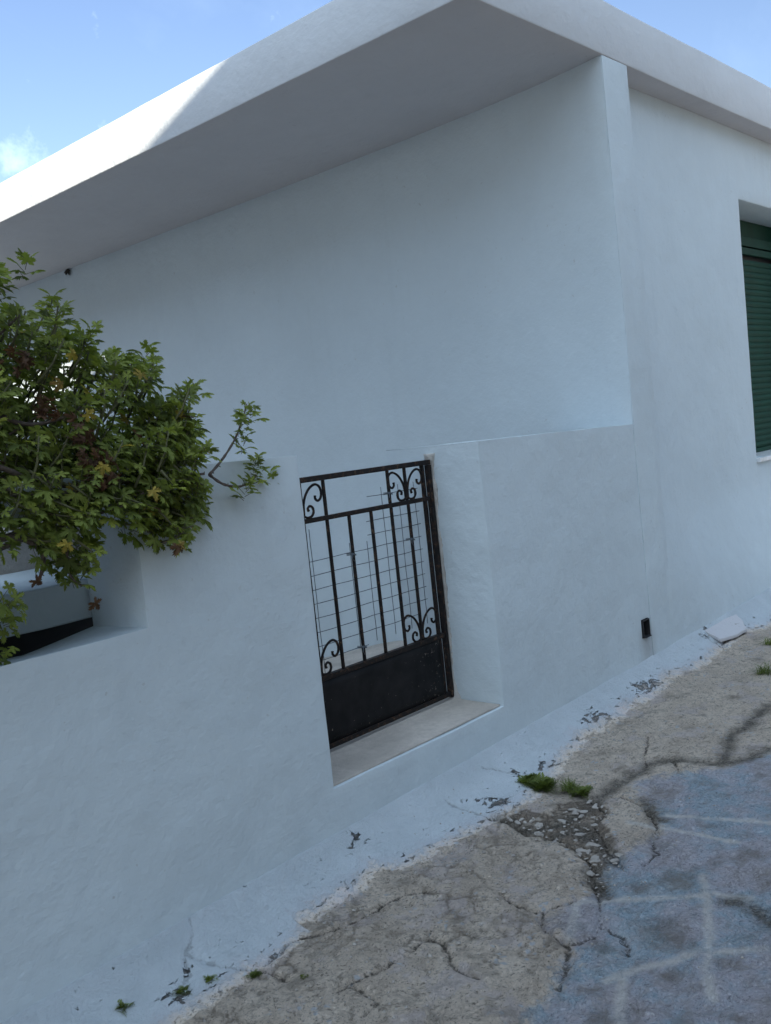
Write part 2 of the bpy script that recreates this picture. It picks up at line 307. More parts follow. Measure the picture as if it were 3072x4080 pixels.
soild = np.min([polydist(wx, wy, L) for L in SOIL], axis=0)
jointd = np.min([polydist(gx+.012*(vnoise(gx, gy, 20, 3)-.5), gy+.012*(vnoise(gx, gy, 20, 4)-.5), L) for L in JOINT], axis=0)
E_ = sorted(EDGE); ex = np.array([e[0] for e in E_]); ey = np.array([e[1] for e in E_])
edge_y = np.interp(gx, ex, ey)
paint = (gy-edge_y)                         # >0 : inside the whitewash
fl = inside(wx, wy, FLAG); fd = polydist(wx, wy, FLAG, True); flag = np.where(fl, fd, -fd)
st = np.zeros(gx.shape)
for sx_, sy_, r_ in STAIN:
    d_ = np.hypot(wx-sx_, (wy-sy_))
    st = np.maximum(st, np.clip(1.15-d_/r_, 0, 1))
near = (np.abs(gx-3.5) < 5) & (gy > -4)
lx_ = gx+.09*(vnoise(gx, gy, 6, 23)-.5)+.04*(vnoise(gx, gy, 22, 25)-.5); ly_ = gy+.09*(vnoise(gx, gy, 6, 24)-.5)+.04*(vnoise(gx, gy, 22, 26)-.5)
f1, f2, pid = worley(lx_, ly_, 13, 3.1); edgew = np.clip((f2-f1)/.22, 0, 1)
rub = np.where(inside(wx, wy, RUB), polydist(wx, wy, RUB, True), -polydist(wx, wy, RUB, True)); rubm = np.clip(rub/.03+.4, 0, 1)
wearc = np.full(gx.shape, 0.0)
for a_, b_, c_, d_ in WEARC: wearc = np.maximum(wearc, np.clip(1.2-np.hypot((gx-a_)/c_, (gy-b_)/d_), 0, 1))
g1, g2, pid2 = worley(wx+.3, wy, 21, 8.3)
fe = (flag > 0).astype(float)*np.clip(flag/.05, 0, 1)
outp = np.clip(-paint/.05, 0, 1)
brk = np.maximum((1-fe)*outp*np.clip((vnoise(gx, gy, 2.6, 9)-.40)*4+np.clip((1.75-gx)*1.2, 0, .5), 0, 1)*np.clip((vnoise(gx, gy, 11, 29)-.36)*5, 0, 1)*(gx < 3.2), rubm*outp)     # broken crust of the old concrete
z = gbase(gx, gy)
z = z + .010*(vnoise(gx, gy, 2.5, 1, 4)-.5)*np.clip(-gy/.15, 0, 1) + .006*(vnoise(gx, gy, 14, 2, 4)-.5)*np.clip(-gy/.03, .15, 1)
z = z + brk*(.007*np.sqrt(edgew)-.007+.003*(pid-.5)) - .006*rubm*outp + (1-fe)*outp*.010*(vnoise(gx, gy, 38, 11, 5)-.5)
pebf = np.clip(1-g1/.42, 0, 1)*(pid2 > .72)*(1-fe)*outp*np.clip((vnoise(gx, gy, 3, 19)-.45)*6, 0, 1)
z = z + .006*np.sqrt(np.clip(pebf, 0, 1))
cw = .004+.010*vnoise(gx, gy, 6, 12)
z = z - .012*np.exp(-(crackd/cw)**2)*np.where(paint > 0.02, .35, 1) - .007*np.exp(-(soild/.035)**2)
z = z + .003*np.clip(1-jointd/.02, 0, 1)*0 + .008*fe*(vnoise(gx, gy, 30, 13, 5)-.5)
z = z + .004*np.clip(paint/.02, 0, 1)*(gy < 0)*np.clip(-gy/.08, 0, 1)
z = np.where(near, z, gbase(gx, gy)); z = np.where(gy > .03, -.75, z)
z = np.where(gy < -30, z-.0, z)
nx, ny = len(xs), len(ys)
me = bpy.data.meshes.new('ground')
I = np.arange(nx*ny).reshape(ny, nx)
faces = np.stack([I[:-1, :-1], I[:-1, 1:], I[1:, 1:], I[1:, :-1]], -1).reshape(-1, 4)
me.vertices.add(nx*ny); me.vertices.foreach_set('co', np.stack([gx, gy, z], -1).astype(np.float32).ravel())
me.loops.add(faces.size); me.loops.foreach_set('vertex_index', faces.ravel().astype(np.int32))
me.polygons.add(len(faces)); me.polygons.foreach_set('loop_start', (np.arange(len(faces))*4).astype(np.int32)); me.polygons.foreach_set('loop_total', np.full(len(faces), 4, np.int32))
me.update(calc_edges=True); me.validate()
me.polygons.foreach_set('use_smooth', [True]*len(me.polygons))
for nm, arr in (('crackd', crackd+.010*np.clip(vnoise(gx, gy, 9, 41, 3)-.47, 0, 1)*1.5), ('soild', soild), ('jointd', jointd), ('paint', paint), ('flag', flag), ('stain', st), ('brk', brk*(1-edgew)), ('peb', pebf), ('rub', rubm*outp), ('wearc', wearc)):
    a = me.attributes.new(nm, 'FLOAT', 'POINT'); a.data.foreach_set('value', arr.astype(np.float32))
def ground_material():
    m, nt, b = mat('street_concrete'); c0 = coord(nt)
    A = lambda n: (lambda q: (setattr(q, 'attribute_name', n), q.outputs['Fac'])[1])(nt.nodes.new('ShaderNodeAttribute'))
    wn0 = tex(nt, c0, 7, 4, .6); vm = nt.nodes.new('ShaderNodeVectorMath'); vm.operation = 'MULTIPLY_ADD'
    nt.links.new(wn0.outputs['Color'], vm.inputs[0]); vm.inputs[1].default_value = (.09, .09, .0); nt.links.new(c0, vm.inputs[2]); c = vm.outputs[0]
    n0 = tex(nt, c, 2.2, 6, .6); n1 = tex(nt, c, 7, 8, .68); n2 = tex(nt, c, 28, 8, .72); n3 = tex(nt, c, 110, 6, .75); n4 = tex(nt, c, 400, 3, .7)
    F = lambda n: n.outputs['Fac']
    cen = lambda n, k: math_(nt, 'MULTIPLY', math_(nt, 'SUBTRACT', F(n), .5), k)
    con = ramp(nt, F(n1), [(.30, (.43, .38, .33)), (.45, (.60, .545, .48)), (.58, (.70, .645, .575)), (.75, (.79, .74, .67))])
    con = mixc(nt, rng_(nt, F(n0), .50, .68, 0, .5), con, (.52, .47, .415))
    con = mixc(nt, rng_(nt, F(n2), .52, .64, 0, .72), con, (.27, .235, .20))          # dirt in the pores
    con = mixc(nt, rng_(nt, F(n3), .55, .66, 0, .6), con, (.88, .83, .76))
    con = mixc(nt, rng_(nt, F(n3), .46, .36, 0, .9), con, (.13, .115, .10))
    # grey-lilac worn skin
    lil = rng_(nt, math_(nt, 'ADD', F(tex(nt, c, 5, 7, .7)), cen(n3, .25)), .54, .60, 0, .55)
    con = mixc(nt, lil, con, (.58, .55, .58))
    vo = tex(nt, c, 38, typ='ShaderNodeTexVoronoi'); chip = rng_(nt, math_(nt, 'ADD', vo.outputs['Distance'], cen(n3, .3)), .34, .20)
    sel = rng_(nt, F(tex(nt, c, 9, 3)), .55, .60)
    con = mixc(nt, math_(nt, 'MULTIPLY', math_(nt, 'MULTIPLY', chip, sel), .8), con, (.50, .56, .64))
    con = mixc(nt, math_(nt, 'MULTIPLY', A('brk'), .75), con, (.17, .145, .12))
    con = mixc(nt, math_(nt, 'MULTIPLY', A('peb'), .5), con, (.68, .65, .60))
    # rubble and earth where the crust has broken up, pale stones in it
    v2 = tex(nt, c, 24, typ='ShaderNodeTexVoronoi'); stn = math_(nt, 'MULTIPLY', rng_(nt, math_(nt, 'ADD', v2.outputs['Distance'], cen(n2, .5)), .42, .30), rng_(nt, F(n1), .44, .56))
    rubc = mixc(nt, stn, mixc(nt, rng_(nt, F(n3), .40, .62), (.10, .085, .07), (.33, .29, .245)), (.52, .48, .43))
    con = mixc(nt, rng_(nt, math_(nt, 'ADD', A('rub'), cen(n2, 1.6)), .35, .75, 0, .9), con, rubc)
    # blue-grey worn paving paint
    fa = tex(nt, c, 3.6, 9, .68); fb2 = tex(nt, c, 12, 8, .7)
    fla = ramp(nt, F(fa), [(.34, (.36, .32, .30)), (.43, (.52, .48, .51)), (.50, (.50, .51, .56)), (.56, (.38, .48, .55)), (.68, (.58, .62, .65))])
    fla = mixc(nt, rng_(nt, F(fb2), .52, .62, 0, .55), fla, (.56, .52, .54))
    fla = mixc(nt, rng_(nt, F(fb2), .44, .34, 0, .6), fla, (.28, .31, .34))
    fla = mixc(nt, rng_(nt, F(n3), .53, .64, 0, .7), fla, (.78, .75, .74))
    fla = mixc(nt, rng_(nt, F(n3), .46, .35, 0, .75), fla, (.14, .145, .155))
    mp_ = nt.nodes.new('ShaderNodeMapping'); mp_.inputs['Rotation'].default_value = (0, 0, 1.15); mp_.inputs['Scale'].default_value = (1.2, 7, 1); nt.links.new(c, mp_.inputs[0])
    fla = mixc(nt, rng_(nt, F(tex(nt, mp_.outputs[0], 6, 6, .7)), .52, .66, 0, .5), fla, (.33, .30, .285))
    fe_ = math_(nt, 'ADD', A('flag'), math_(nt, 'ADD', cen(n1, .22), cen(n2, .14)))
    ff = rng_(nt, fe_, -.03, .035)
    con = mixc(nt, 1.0, con, (1.14, 1.05, .97), 'MULTIPLY')
    col = mixc(nt, ff, con, fla)
    # brown stains
    sf = rng_(nt, math_(nt, 'ADD', A('stain'), math_(nt, 'ADD', cen(n2, 1.2), cen(n1, 2.2))), .1, .9, 0, .6)
    col = mixc(nt, sf, col, (.20, .175, .145))
    br2 = rng_(nt, math_(nt, 'ADD', F(tex(nt, c, 6.5, 6, .65)), cen(n3, .2)), .57, .66, 0, .55)
    col = mixc(nt, br2, col, (.24, .205, .17))
    # pale joint lines, worn
    jn = math_(nt, 'ADD', A('jointd'), math_(nt, 'ADD', cen(n2, .035), cen(n3, .015)))
    jf = math_(nt, 'MULTIPLY', rng_(nt, jn, .022, .004), rng_(nt, math_(nt, 'ADD', F(fb2), cen(n3, .5)), .36, .52, .30, .85))
    col = mixc(nt, jf, col, (.74, .70, .65))
    so_ = rng_(nt, math_(nt, 'ADD', A('soild'), math_(nt, 'ADD', cen(n2, .10), cen(n1, .06))), .055, .0, 0, .92)
    col = mixc(nt, so_, col, mixc(nt, rng_(nt, F(n3), .42, .64), (.085, .075, .062), (.27, .24, .20)))
    ck = rng_(nt, math_(nt, 'ADD', A('crackd'), math_(nt, 'ADD', cen(n3, .022), cen(n2, .02))), .0075, .001, 0, .85)
    ck = math_(nt, 'MULTIPLY', ck, rng_(nt, A('paint'), .02, .03, 1, .45))
    # whitewash carried down onto the pavement, brushed out and worn through at its edge
    pn = math_(nt, 'ADD', A('paint'), math_(nt, 'ADD', math_(nt, 'ADD', cen(n1, .12), cen(n2, .10)), cen(n3, .07)))
    pf = rng_(nt, pn, -.032, .028)
    mpw = nt.nodes.new('ShaderNodeMapping'); mpw.inputs['Scale'].default_value = (1, 2.2, 1); nt.links.new(c, mpw.inputs[0])
    wn = tex(nt, mpw.outputs[0], 17, 9, .72)
    wear = rng_(nt, math_(nt, 'ADD', math_(nt, 'ADD', F(wn), math_(nt, 'MULTIPLY', A('wearc'), .12)), rng_(nt, A('paint'), .12, .0, 0, .085)), .665, .725, 0, .8)
    ww = ramp(nt, F(n1), [(.35, (.50, .55, .58)), (.65, (.57, .62, .655))])
    ww = mixc(nt, rng_(nt, F(n2), .5, .68, 0, .35), ww, (.47, .49, .51))
    ww = mixc(nt, rng_(nt, pn, .07, .0, 0, .55), ww, (.52, .50, .53))
    pf = math_(nt, 'MULTIPLY', pf, math_(nt, 'SUBTRACT', 1, wear))
    col = mixc(nt, pf, mixc(nt, math_(nt, 'MULTIPLY', wear, rng_(nt, A('paint'), -.02, .02)), col, (.36, .32, .29)), ww)
    col = mixc(nt, ck, col, (.06, .052, .045))
    nt.links.new(col, b.inputs['Base Color']); b.inputs['Roughness'].default_value = .92; b.inputs['Specular IOR Level'].default_value = .2
    k = rng_(nt, pf, 0, 1, 1, .35)
    bump(nt, b, [(math_(nt, 'MULTIPLY', F(n2), k), 1.0, .022), (math_(nt, 'MULTIPLY', F(n3), k), 1.0, .014), (math_(nt, 'MULTIPLY', F(n4), k), .8, .003), (pf, .8, .003)])
    return m
me.materials.append(ground_material())
g = bpy.data.objects.new('ground', me); COL.objects.link(g); tag(g, kind='structure')
def ground_z(x, y):
    return float(gbase(np.array([x]), np.array([y]))[0])

# yard behind the wall
def yz(y): return float(np.interp(y, [.3, .6, 2.08, 2.76, 6, 16], [.2, .19, .01, -.166, -.3, -.35]))
m = MB(); ux = [round(-6+.25*i, 3) for i in range(45)]; uy = [.05, .3, .6]+[round(.8+.2*i, 2) for i in range(77)]
for i, x in enumerate(ux):
    for y in uy: m.v.append((x, y, yz(y)+.012*fb((x, y, 0), 1.5)))
for i in range(len(ux)-1):
    for j in range(len(uy)-1):
        a = i*len(uy)+j; m.f.append((a, a+len(uy), a+len(uy)+1, a+1))
yf = m.build('yard_floor', CONL, smooth=True); tag(yf, kind='structure')

# ------------------------------------------------------------------ yard wall
yw = tag(empty('yard_wall', (2, .15, 0)), 'low white plastered yard wall with the gate opening and a rectangular recess', 'wall')
def wtop(x): return float(np.interp(x, [-3, 1.6, 2.25, 3.3, 4.69], [1.45, 1.425, 1.413, 1.383, 1.372]))
exx = (.98, 1.58, 2.25, 3.30, 4.588, 4.672); exz = (-.3, .222, .326, .955, 1.335, 2.0)
us = lines(-3, 4.75, .06, exx); vs = lines(-.3, 2.0, .06, exz)
def hole(x, z_):
    return (2.25 < x < 3.30 and z_ > .222) or (.98 < x < 1.58 and .955 < z_ < 1.335) or (4.588 < x < 4.672 and .222 < z_ < .326)
def zmap(x, z_):      # squeeze the upper rows to the sloping top
    return z_ if z_ <= 1.335 else 1.335+(z_-1.335)/(2.0-1.335)*(wtop(x)-1.335)
def fr(x, z_):
    p = warp((x, 0, zmap(x, z_))); k = max(0, min(1, (x-4.60)/.09))
    return (p[0], p[1]+.003*k, p[2])
def bk(x, z_):
    p = warp((x, 0, zmap(x, z_))); d = .53 if x >= 3.299 else .31
    dz = -.012-.035*max(0, min(1, (1.58-x)/.25)) if (abs(z_-.955) < 1e-4 and x < 1.585) else 0
    dz += (-.006 if x > 3.29 else -.003) if z_ == 2.0 else 0
    return (p[0], p[1]+d, p[2]+dz)
m = sheet(us, vs, hole, fr, bk); m.build('wall', PL, yw, smooth=True, bevel=.011, seg=3)
# threshold slab
m = MB(); ux = lines(2.256, 3.294, .05); uy = [.014, .03, .08, .14, .2, .27, .36, .46]
for x in ux:
    for y in uy: m.v.append((x, y, .233+.002*fb((x, y, 1), 9)+(.004 if y > .2 else 0)))
nb = len(m.v)
for x in ux:
    for y in uy: m.v.append((x, y, .2235))
k = len(uy); n_ = len(ux)
for i in range(n_-1):
    for j in range(k-1):
        a = i*k+j; m.f.append((a, a+k, a+k+1, a+1)); m.f.append((nb+a, nb+a+1, nb+a+k+1, nb+a+k))
for i in range(n_-1):
    a = i*k; m.f.append((a, nb+a, nb+a+k, a+k)); a = i*k+k-1; m.f.append((a, a+k, nb+a+k, nb+a))
for j in range(k-1):
    m.f.append((j, j+1, nb+j+1, nb+j)); a = (n_-1)*k+j; m.f.append((a, nb+a, nb+a+1, a+1))
tag(m.build('threshold', CONL, yw, smooth=False, bevel=.003), 'bare grey concrete threshold in the gateway')
# rough mortar strip the gate frame is bedded in
m = MB(); zz = [.236+.0125*i for i in range(90)]
k = 10
for z_ in zz:
    for j in range(k):
        a = math.pi*j/(k-1)
        r_ = .014+.010*fb((a*1.5, z_*9, 3), 1, 4)+.008*noise.noise(Vector((a*4, z_*60, 1)))+.02*max(0, 1-(z_-.23)/.06)+.008*max(0, (z_-1.28)/.06)
        m.v.append((3.3035-max(.003, r_*math.sin(a)*.95), .272-r_*1.25*math.cos(a), z_))
for i in range(len(zz)-1):
    for j in range(k-1):
        a = i*k+j; m.f.append((a, a+1, a+k+1, a+k))
m.f.append(tuple(range((len(zz)-1)*k, len(zz)*k)))
mo = m.build('mortar_strip', MORTAR, yw, smooth=True); tag(mo, 'rough unpainted mortar strip beside the gate')
# drain outlet (rectangular pipe end set in the wall)
m = MB(); x0, x1, z0, z1 = 4.592, 4.668, .2265, .3215; t_ = .005
for a, b in (((x0, -.012, z0), (x0+t_, .22, z1)), ((x1-t_, -.012, z0), (x1, .22, z1)), ((x0+t_, -.012, z1-t_), (x1-t_, .22, z1)), ((x0+t_, -.02, z0), (x1-t_, .22, z0+t_)), ((x0+t_, .2, z0+t_), (x1-t_, .22, z1-t_))): m.box(a, b)
tag(m.build('drain_outlet', DARK, yw), 'rectangular dark drain outlet near the foot of the wall')

# ------------------------------------------------------------------ house
ho = tag(empty('house', (8, 6, 0)), 'single storey white plastered house with flat concrete roof and wide eaves', 'house')
def lx(y): return 4.696+.156*(1-math.exp(-y/.75))
us = lines(.004, 14.8, .12); vs = lines(-.7, 3.30, .1)
m = sheet(us, vs, lambda u, v: False, lambda u, v: warp((lx(u), u, v), .008), lambda u, v: (lx(u)+.28, u, v))
m.build('side_wall', PL, ho, smooth=True, bevel=.008)
def ss(k): k = max(0, min(1, k)); return k*k*(3-2*k)
def fy(x, z_):
    near_ = .0015+.172*max(0, min(1, (z_-.5)/2.9))**.8
    far_ = .0015+.15*ss((z_-.08)/.85)
    k = ss((x-4.95)/.85); return near_*(1-k)+far_*k
WXL = 6.770
us = lines(4.90, 12, .12, (WXL, 8.25)); vs = lines(-.3, 3.30, .1, (1.012, 2.812))
H2 = lambda x, z_: WXL < x < 8.25 and 1.012 < z_ < 2.812
m = sheet(us, vs, H2, lambda x, z_: warp((x, fy(x, z_), z_), .008), lambda x, z_: (x, .46, z_))
m.build('front_wall', PL, ho, smooth=True, bevel=.008)
us = lines(4.692, 4.925, .058); vs = lines(-.3, 3.287, .08)
m = sheet(us, vs, lambda u, v: False, lambda x, z_: warp((x, -.0005, z_), .006), lambda x, z_: (x+(.03 if x < 4.7 else 0), .022 if x < 4.85 else .2, z_))
m.build('corner_pilaster', PL, ho, smooth=True, bevel=.009, seg=3)
# roof slab: front fascia at y=0, left fascia at x=3.535
us = [3.535+.2*i for i in range(48)]; vj = [0.0]+[.2*i for i in range(1, 76)]
m = MB(); nu, nv = len(us), len(vj)
def rtop(x): return float(np.interp(x, [3.5, 4.7, 7.2, 14], [3.553, 3.578, 3.586, 3.59]))
for lay in (0, 1):
    for x in us:
        for y in vj:
            z_ = 3.288 if lay == 0 else rtop(x)
            m.v.append((x+(.003*fb((1, y, lay), 1.2) if x < 3.6 else 0), y+(.003*fb((x, 2, lay), 1.2) if y < .05 else 0), z_+.004*fb((x, y, lay*3), .8)+(0.0015*fb((x, y, 5), 6) if lay else 0)))
L = nu*nv
for i in range(nu-1):
    for j in range(nv-1):
        a = i*nv+j; m.f.append((a, a+1, a+nv+1, a+nv)); m.f.append((L+a, L+a+nv, L+a+nv+1, L+a+1))
for i in range(nu-1):
    a = i*nv; m.f.append((a, a+nv, L+a+nv, L+a)); a = i*nv+nv-1; m.f.append((a, L+a, L+a+nv, a+nv))
for j in range(nv-1):
    m.f.append((j, L+j, L+j+1, j+1)); a = (nu-1)*nv+j; m.f.append((a, a+1, L+a+1, L+a))
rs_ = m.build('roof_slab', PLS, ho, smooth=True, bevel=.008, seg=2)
rs_.data.materials.append(plaster('shaded_soffit_tone', (.59, .565, .57), .5, (.30, .28, .26)))     # shade under the eaves put into the colour of the underside
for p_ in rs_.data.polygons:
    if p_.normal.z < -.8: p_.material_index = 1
# window with roller shutter
win = MB(); FR_Y = .40
for a, b in (((WXL+.001, FR_Y, 1.014), (WXL+.035, FR_Y+.05, 2.811)), ((8.215, FR_Y, 1.014), (8.249, FR_Y+.05, 2.811)), ((WXL+.035, FR_Y, 1.014), (8.215, FR_Y+.05, 1.045)), ((WXL+.035, FR_Y+.06, 2.60), (8.215, FR_Y+.05, 2.811))): win.box(a, b)
wf = win.build('window', GREEN, ho, bevel=.003)
sh_ = MB(); zz = []; z_ = 1.047
while z_ < 2.50:
    zz += [(z_, .006), (z_+.004, .001), (z_+.022, -.004), (z_+.039, .001), (z_+.043, .006)]; z_ += .0455
for i, x in enumerate((WXL+.037, 8.213)):
    for q, o_ in zz: sh_.v.append((x, FR_Y+.018+o_, q))
k = len(zz)
for j in range(k-1): sh_.f.append((j, j+k, j+k+1, j+1))
so2 = sh_.build('roller_shutter', GREEN, wf, smooth=False)
m = MB(); m.box((WXL+.037, FR_Y-.0, 2.535), (8.213, FR_Y+.03, 2.588)); m.box((WXL+.002, FR_Y+.01, 2.603), (8.213, FR_Y+.055, 2.675)); m.build('shutter_box', GREEN, wf, bevel=.004)
m = MB(); m.box((WXL-.012, .125, .982), (8.30, .395, 1.013)); m.build('window_sill', simple('white_marble_sill', (.78, .79, .8), .35), wf, bevel=.004)
m = MB(); m.box((WXL-.05, FR_Y+.0605, .95), (8.30, FR_Y+.068, 2.86)); m.build('dark_backing', simple('window_dark_void', (.01, .01, .012), .6), wf)  # near-black sheet stands in for the dark void around the shutter

# small dark old nests under the eaves
def nub(x, y, z_, s_, label):
    m = MB()
    for i in range(9):
        a = random.random()*6.28; e = random.random()
        p = Vector((x-.006, y, z_)); q = p+Vector((-.012*e-.006, math.cos(a)*.04*s_, -abs(math.sin(a))*.045*s_))
        m.tube([p, p.lerp(q, .6)+Vector((0, .004, .002)), q], [.011*s_, .007*s_, .003*s_], 6)
    tag(m.build('wasp_nest', SOILM, smooth=True), label, 'nest')
nub(4.85, 5.63, 3.277, 1.25, 'small dark nest stuck under the eaves above the bush')

# ------------------------------------------------------------------ concrete steps seen through the recess
stp = tag(empty('concrete_steps', (.4, .7, .2)), 'grey concrete steps behind the recess at the left', 'steps')
def slab(name, a, b, mt, st_=.08):
    m = MB(); xs_ = lines(a[0], b[0], st_)
    prof = [(a[1], a[2]), (a[1], (a[2]+b[2])/2), (a[1], b[2]), ((a[1]+b[1])/2, b[2]), (b[1], b[2]), (b[1], a[2])]
    for x in xs_:
        for y, z_ in prof: m.v.append((x, y+.003*fb((x, y, z_), 5), z_+.003*fb((x+3, y, z_), 6)))
    k = len(prof)
    for i in range(len(xs_)-1):
        for j in range(k):
            a_ = i*k+j; b_ = i*k+(j+1) % k; m.f.append((a_, b_, b_+k, a_+k))
    m.f.append(tuple(range(k))); m.f.append(tuple(range((len(xs_)-1)*k, len(xs_)*k)))
    return m.build(name, mt, stp, bevel=.005, seg=1)
slab('tread', (-2, .325, .968), (2.05, .93, 1.095), PL)
slab('shade_slab', (1.56, .32, 1.338), (2.1, .92, 1.385), PL)  # slab added to block sky light so the recess reveal stays dark
slab('step_shade_support', (-2, .80, -.2), (2.0, .9, .973), DARK)  # near-black colour stands in for the shade under the tread
slab('riser', (-2, .935, -.2), (2.03, 1.25, 1.245), CON)
slab('upper_riser', (-2, 1.255, -.2), (2.0, 1.6, 1.40), CON)

# ------------------------------------------------------------------ gate
gt = tag(empty('iron_gate', (2.8, .27, .25)), 'black wrought iron gate with scrolls and a solid flaking lower panel', 'gate')
GY_ = .27
def bar(name, a, b, hx, hy):
    m = MB(); A_ = Vector(a); B_ = Vector(b); m.box((min(A_.x, B_.x)-hx[0], GY_-hy, min(A_.z, B_.z)-hx[1]), (max(A_.x, B_.x)+hx[0], GY_+hy, max(A_.z, B_.z)+hx[1]))
    return m.build(name, IRON, gt, bevel=.0015, seg=1)
bar('rail', (2.262, 0, 1.312), (3.283, 0, 1.312), (0, .0105), .013)
bar('rail', (2.275, 0, 1.152), (3.262, 0, 1.152), (0, .009), .0095)
bar('rail', (2.275, 0, .533), (3.262, 0, .533), (0, .010), .0125)
bar('rail', (2.275, 0, .262), (3.262, 0, .262), (0, .010), .0125)
BX = [2.37, 2.495, 2.622, 2.747, 2.878, 3.005, 3.118]
for x in BX: bar('bar', (x, 0, .543), (x, 0, 1.143), (.0060, 0), .0060)
for x in (2.37, 2.495, 2.622, 3.003, 3.114): bar('bar', (x, 0, 1.161), (x, 0, 1.3015), (.0060, 0), .0060)
bar('stile', (3.233, 0, .25), (3.233, 0, 1.3015), (.008, 0), .008)
bar('stile', (2.268, 0, .25), (2.268, 0, 1.3015), (.007, 0), .012)
m = MB(); m.box((3.267, GY_-.012, .243), (3.286, GY_+.014, 1.300)); tag(m.build('frame_post', IRON, gt, bevel=.002), 'rusty post of the gate frame')
for z_ in (.42, 1.08):
    m = MB(); m.tube([(3.2545, GY_-.016, z_-.03), (3.2545, GY_-.016, z_+.03)], .0075, 8); m.box((3.241, GY_-.017, z_-.012), (3.2545, GY_-.012, z_+.012)); m.box((3.2545, GY_-.0175, z_+.003), (3.268, GY_-.0125, z_+.022)); m.build('hinge', IRON, gt)
pm = MB(); ux = lines(2.276, 3.224, .05); uz = lines(.262, .533, .045)
for x in ux:
    for z_ in uz: pm.v.append((x, GY_-.004+.003*fb((x, 0, z_), 4), z_))
for i in range(len(ux)-1):
    for j in range(len(uz)-1):
        a = i*len(uz)+j; pm.f.append((a, a+len(uz), a+len(uz)+1, a+1))
po = pm.build('lower_panel', panel_paint(), gt, smooth=True); so_m = po.modifiers.new('solid', 'SOLIDIFY'); so_m.thickness = .004
def smooth_curve(P, n=7):
    P = [Vector(p) for p in P]; out_ = []
    for i in range(len(P)-1):
        p0 = P[max(i-1, 0)]; p1 = P[i]; p2 = P[i+1]; p3 = P[min(i+2, len(P)-1)]
        for j in range(n):
            t = j/n; out_.append(.5*((2*p1)+(p2-p0)*t+(2*p0-5*p1+4*p2-p3)*t*t+(3*p1-p0-3*p2+p3)*t**3))
    return out_+[P[-1]]
BIG = [(.004, .012), (.006, .05), (.016, .085), (.042, .118), (.074, .133), (.098, .124), (.107, .100), (.101, .077), (.084, .068), (.072, .078), (.073, .090)]
SMALL = [(.004, .016), (.022, .0085), (.044, .012), (.056, .028), (.052, .046), (.038, .052), (.027, .043), (.031, .033)]
def scroll(xc, zb, s_, sc=1.0):
    m = MB()
    for C_ in (BIG, SMALL):
        P = smooth_curve([(xc+s_*(a*sc+.004), GY_, zb+b*sc) for a, b in C_])
        k = len(P); m.tube(P, [.0052]*(k-4)+[.0058]*4, 6)
    return m.build('scroll', IRON, gt, smooth=True)
for xc in (2.495, 3.114): scroll(xc, 1.156, 1); scroll(xc, 1.156, -1)
for xc in (2.495, 3.118): scroll(xc, .535, 1); scroll(xc, .535, -1)
# wire mesh tied behind the bars
wm = MB(); WY = .293
def wv(x, z0, z1):
    n = max(2, int(abs(z1-z0)/.06)); wm.tube([(x+.003*noise.noise(Vector((x*9, z0, i*.7))), WY+.003*noise.noise(Vector((i*.6, x*5, 2))), z0+(z1-z0)*i/n) for i in range(n+1)], .0016, 5)
def wh(z_, x0, x1):
    n = max(2, int((x1-x0)/.06)); wm.tube([(x0+(x1-x0)*i/n, WY-.003+.003*noise.noise(Vector((i*.6, z_*9, 4))), z_+.003*noise.noise(Vector((i*.5, z_*7, 1)))) for i in range(n+1)], .0016, 5)
for x, t_ in ((2.33, 1.10), (2.435, 1.03), (2.541, 1.117), (2.648, 1.0), (2.755, 1.03), (2.858, 1.022)): wv(x, .60 if x > 2.7 else .54, t_)
for x in (2.978, 3.087, 3.193): wv(x, .60, 1.235)
for i in range(8): wh(.990-.0563*i, 2.30, 3.205 if i < 6 else (3.15 if i == 6 else 2.80))
for i, x0_ in ((1, 2.865), (2, 2.865)): wh(.990+.0563*i, x0_, 3.21)
wh(1.204, 2.885, 3.215)
for x, z_ in ((3.004, 1.204), (2.745, .985), (2.748, .60), (3.118, .99)):   # twisted ties
    for q in range(3): wm.tube([(x-.012, WY, z_+.004*q-.004), (x-.009, GY_-.010, z_+.003*q), (x+.009, GY_-.010, z_-.003*q), (x+.012, WY, z_)], .0015, 5)
    wm.tube([(x-.010, GY_-.01, z_), (x-.022, GY_-.018, z_-.012), (x-.016, GY_-.02, z_-.026)], .0018, 5)
tag(wm.build('wire_mesh', WIRE, gt, smooth=True), 'thin welded wire mesh cut in steps behind the bars')

# ------------------------------------------------------------------ broken cover slab lying against the wall foot
m = MB(); hx = [(5.33, .0), (5.285, -.125), (5.42, -.150), (5.60, -.158), (5.70, -.10), (5.79, -.02), (5.76, .0)]
sub = []
for i in range(len(hx)):
    a, b = hx[i], hx[(i+1) % len(hx)]
    for t_ in (0, .34, .67): sub.append((a[0]+(b[0]-a[0])*t_+.012*noise.noise(Vector((i*3+t_*5, 0, 0))), a[1]+(b[1]-a[1])*t_+.012*noise.noise(Vector((0, i*3+t_*5, 4)))))
k = len(sub); cx_, cy_ = sum(p[0] for p in sub)/k, sum(p[1] for p in sub)/k
def hz(x, y): return .062+.05*(y+.15)/.15+.012*(x-5.3)
for dz in (-.02, .0): m.v += [(x, min(y, -.004), hz(x, y)+dz) for x, y in sub]
m.v += [(cx_, cy_, hz(cx_, cy_)), (cx_, cy_, hz(cx_, cy_)-.02)]
for i in range(k):
    j = (i+1) % k; m.f += [(i, j, k+j, k+i), (k+i, k+j, 2*k), (j, i, 2*k+1)]
tag(m.build('cover_slab', plaster('worn_whitewash', (.62, .60, .61), .8, (.25, .22, .18)), bevel=.004), 'thin cracked whitewashed cover slab lying at the foot of the house wall', 'slab')

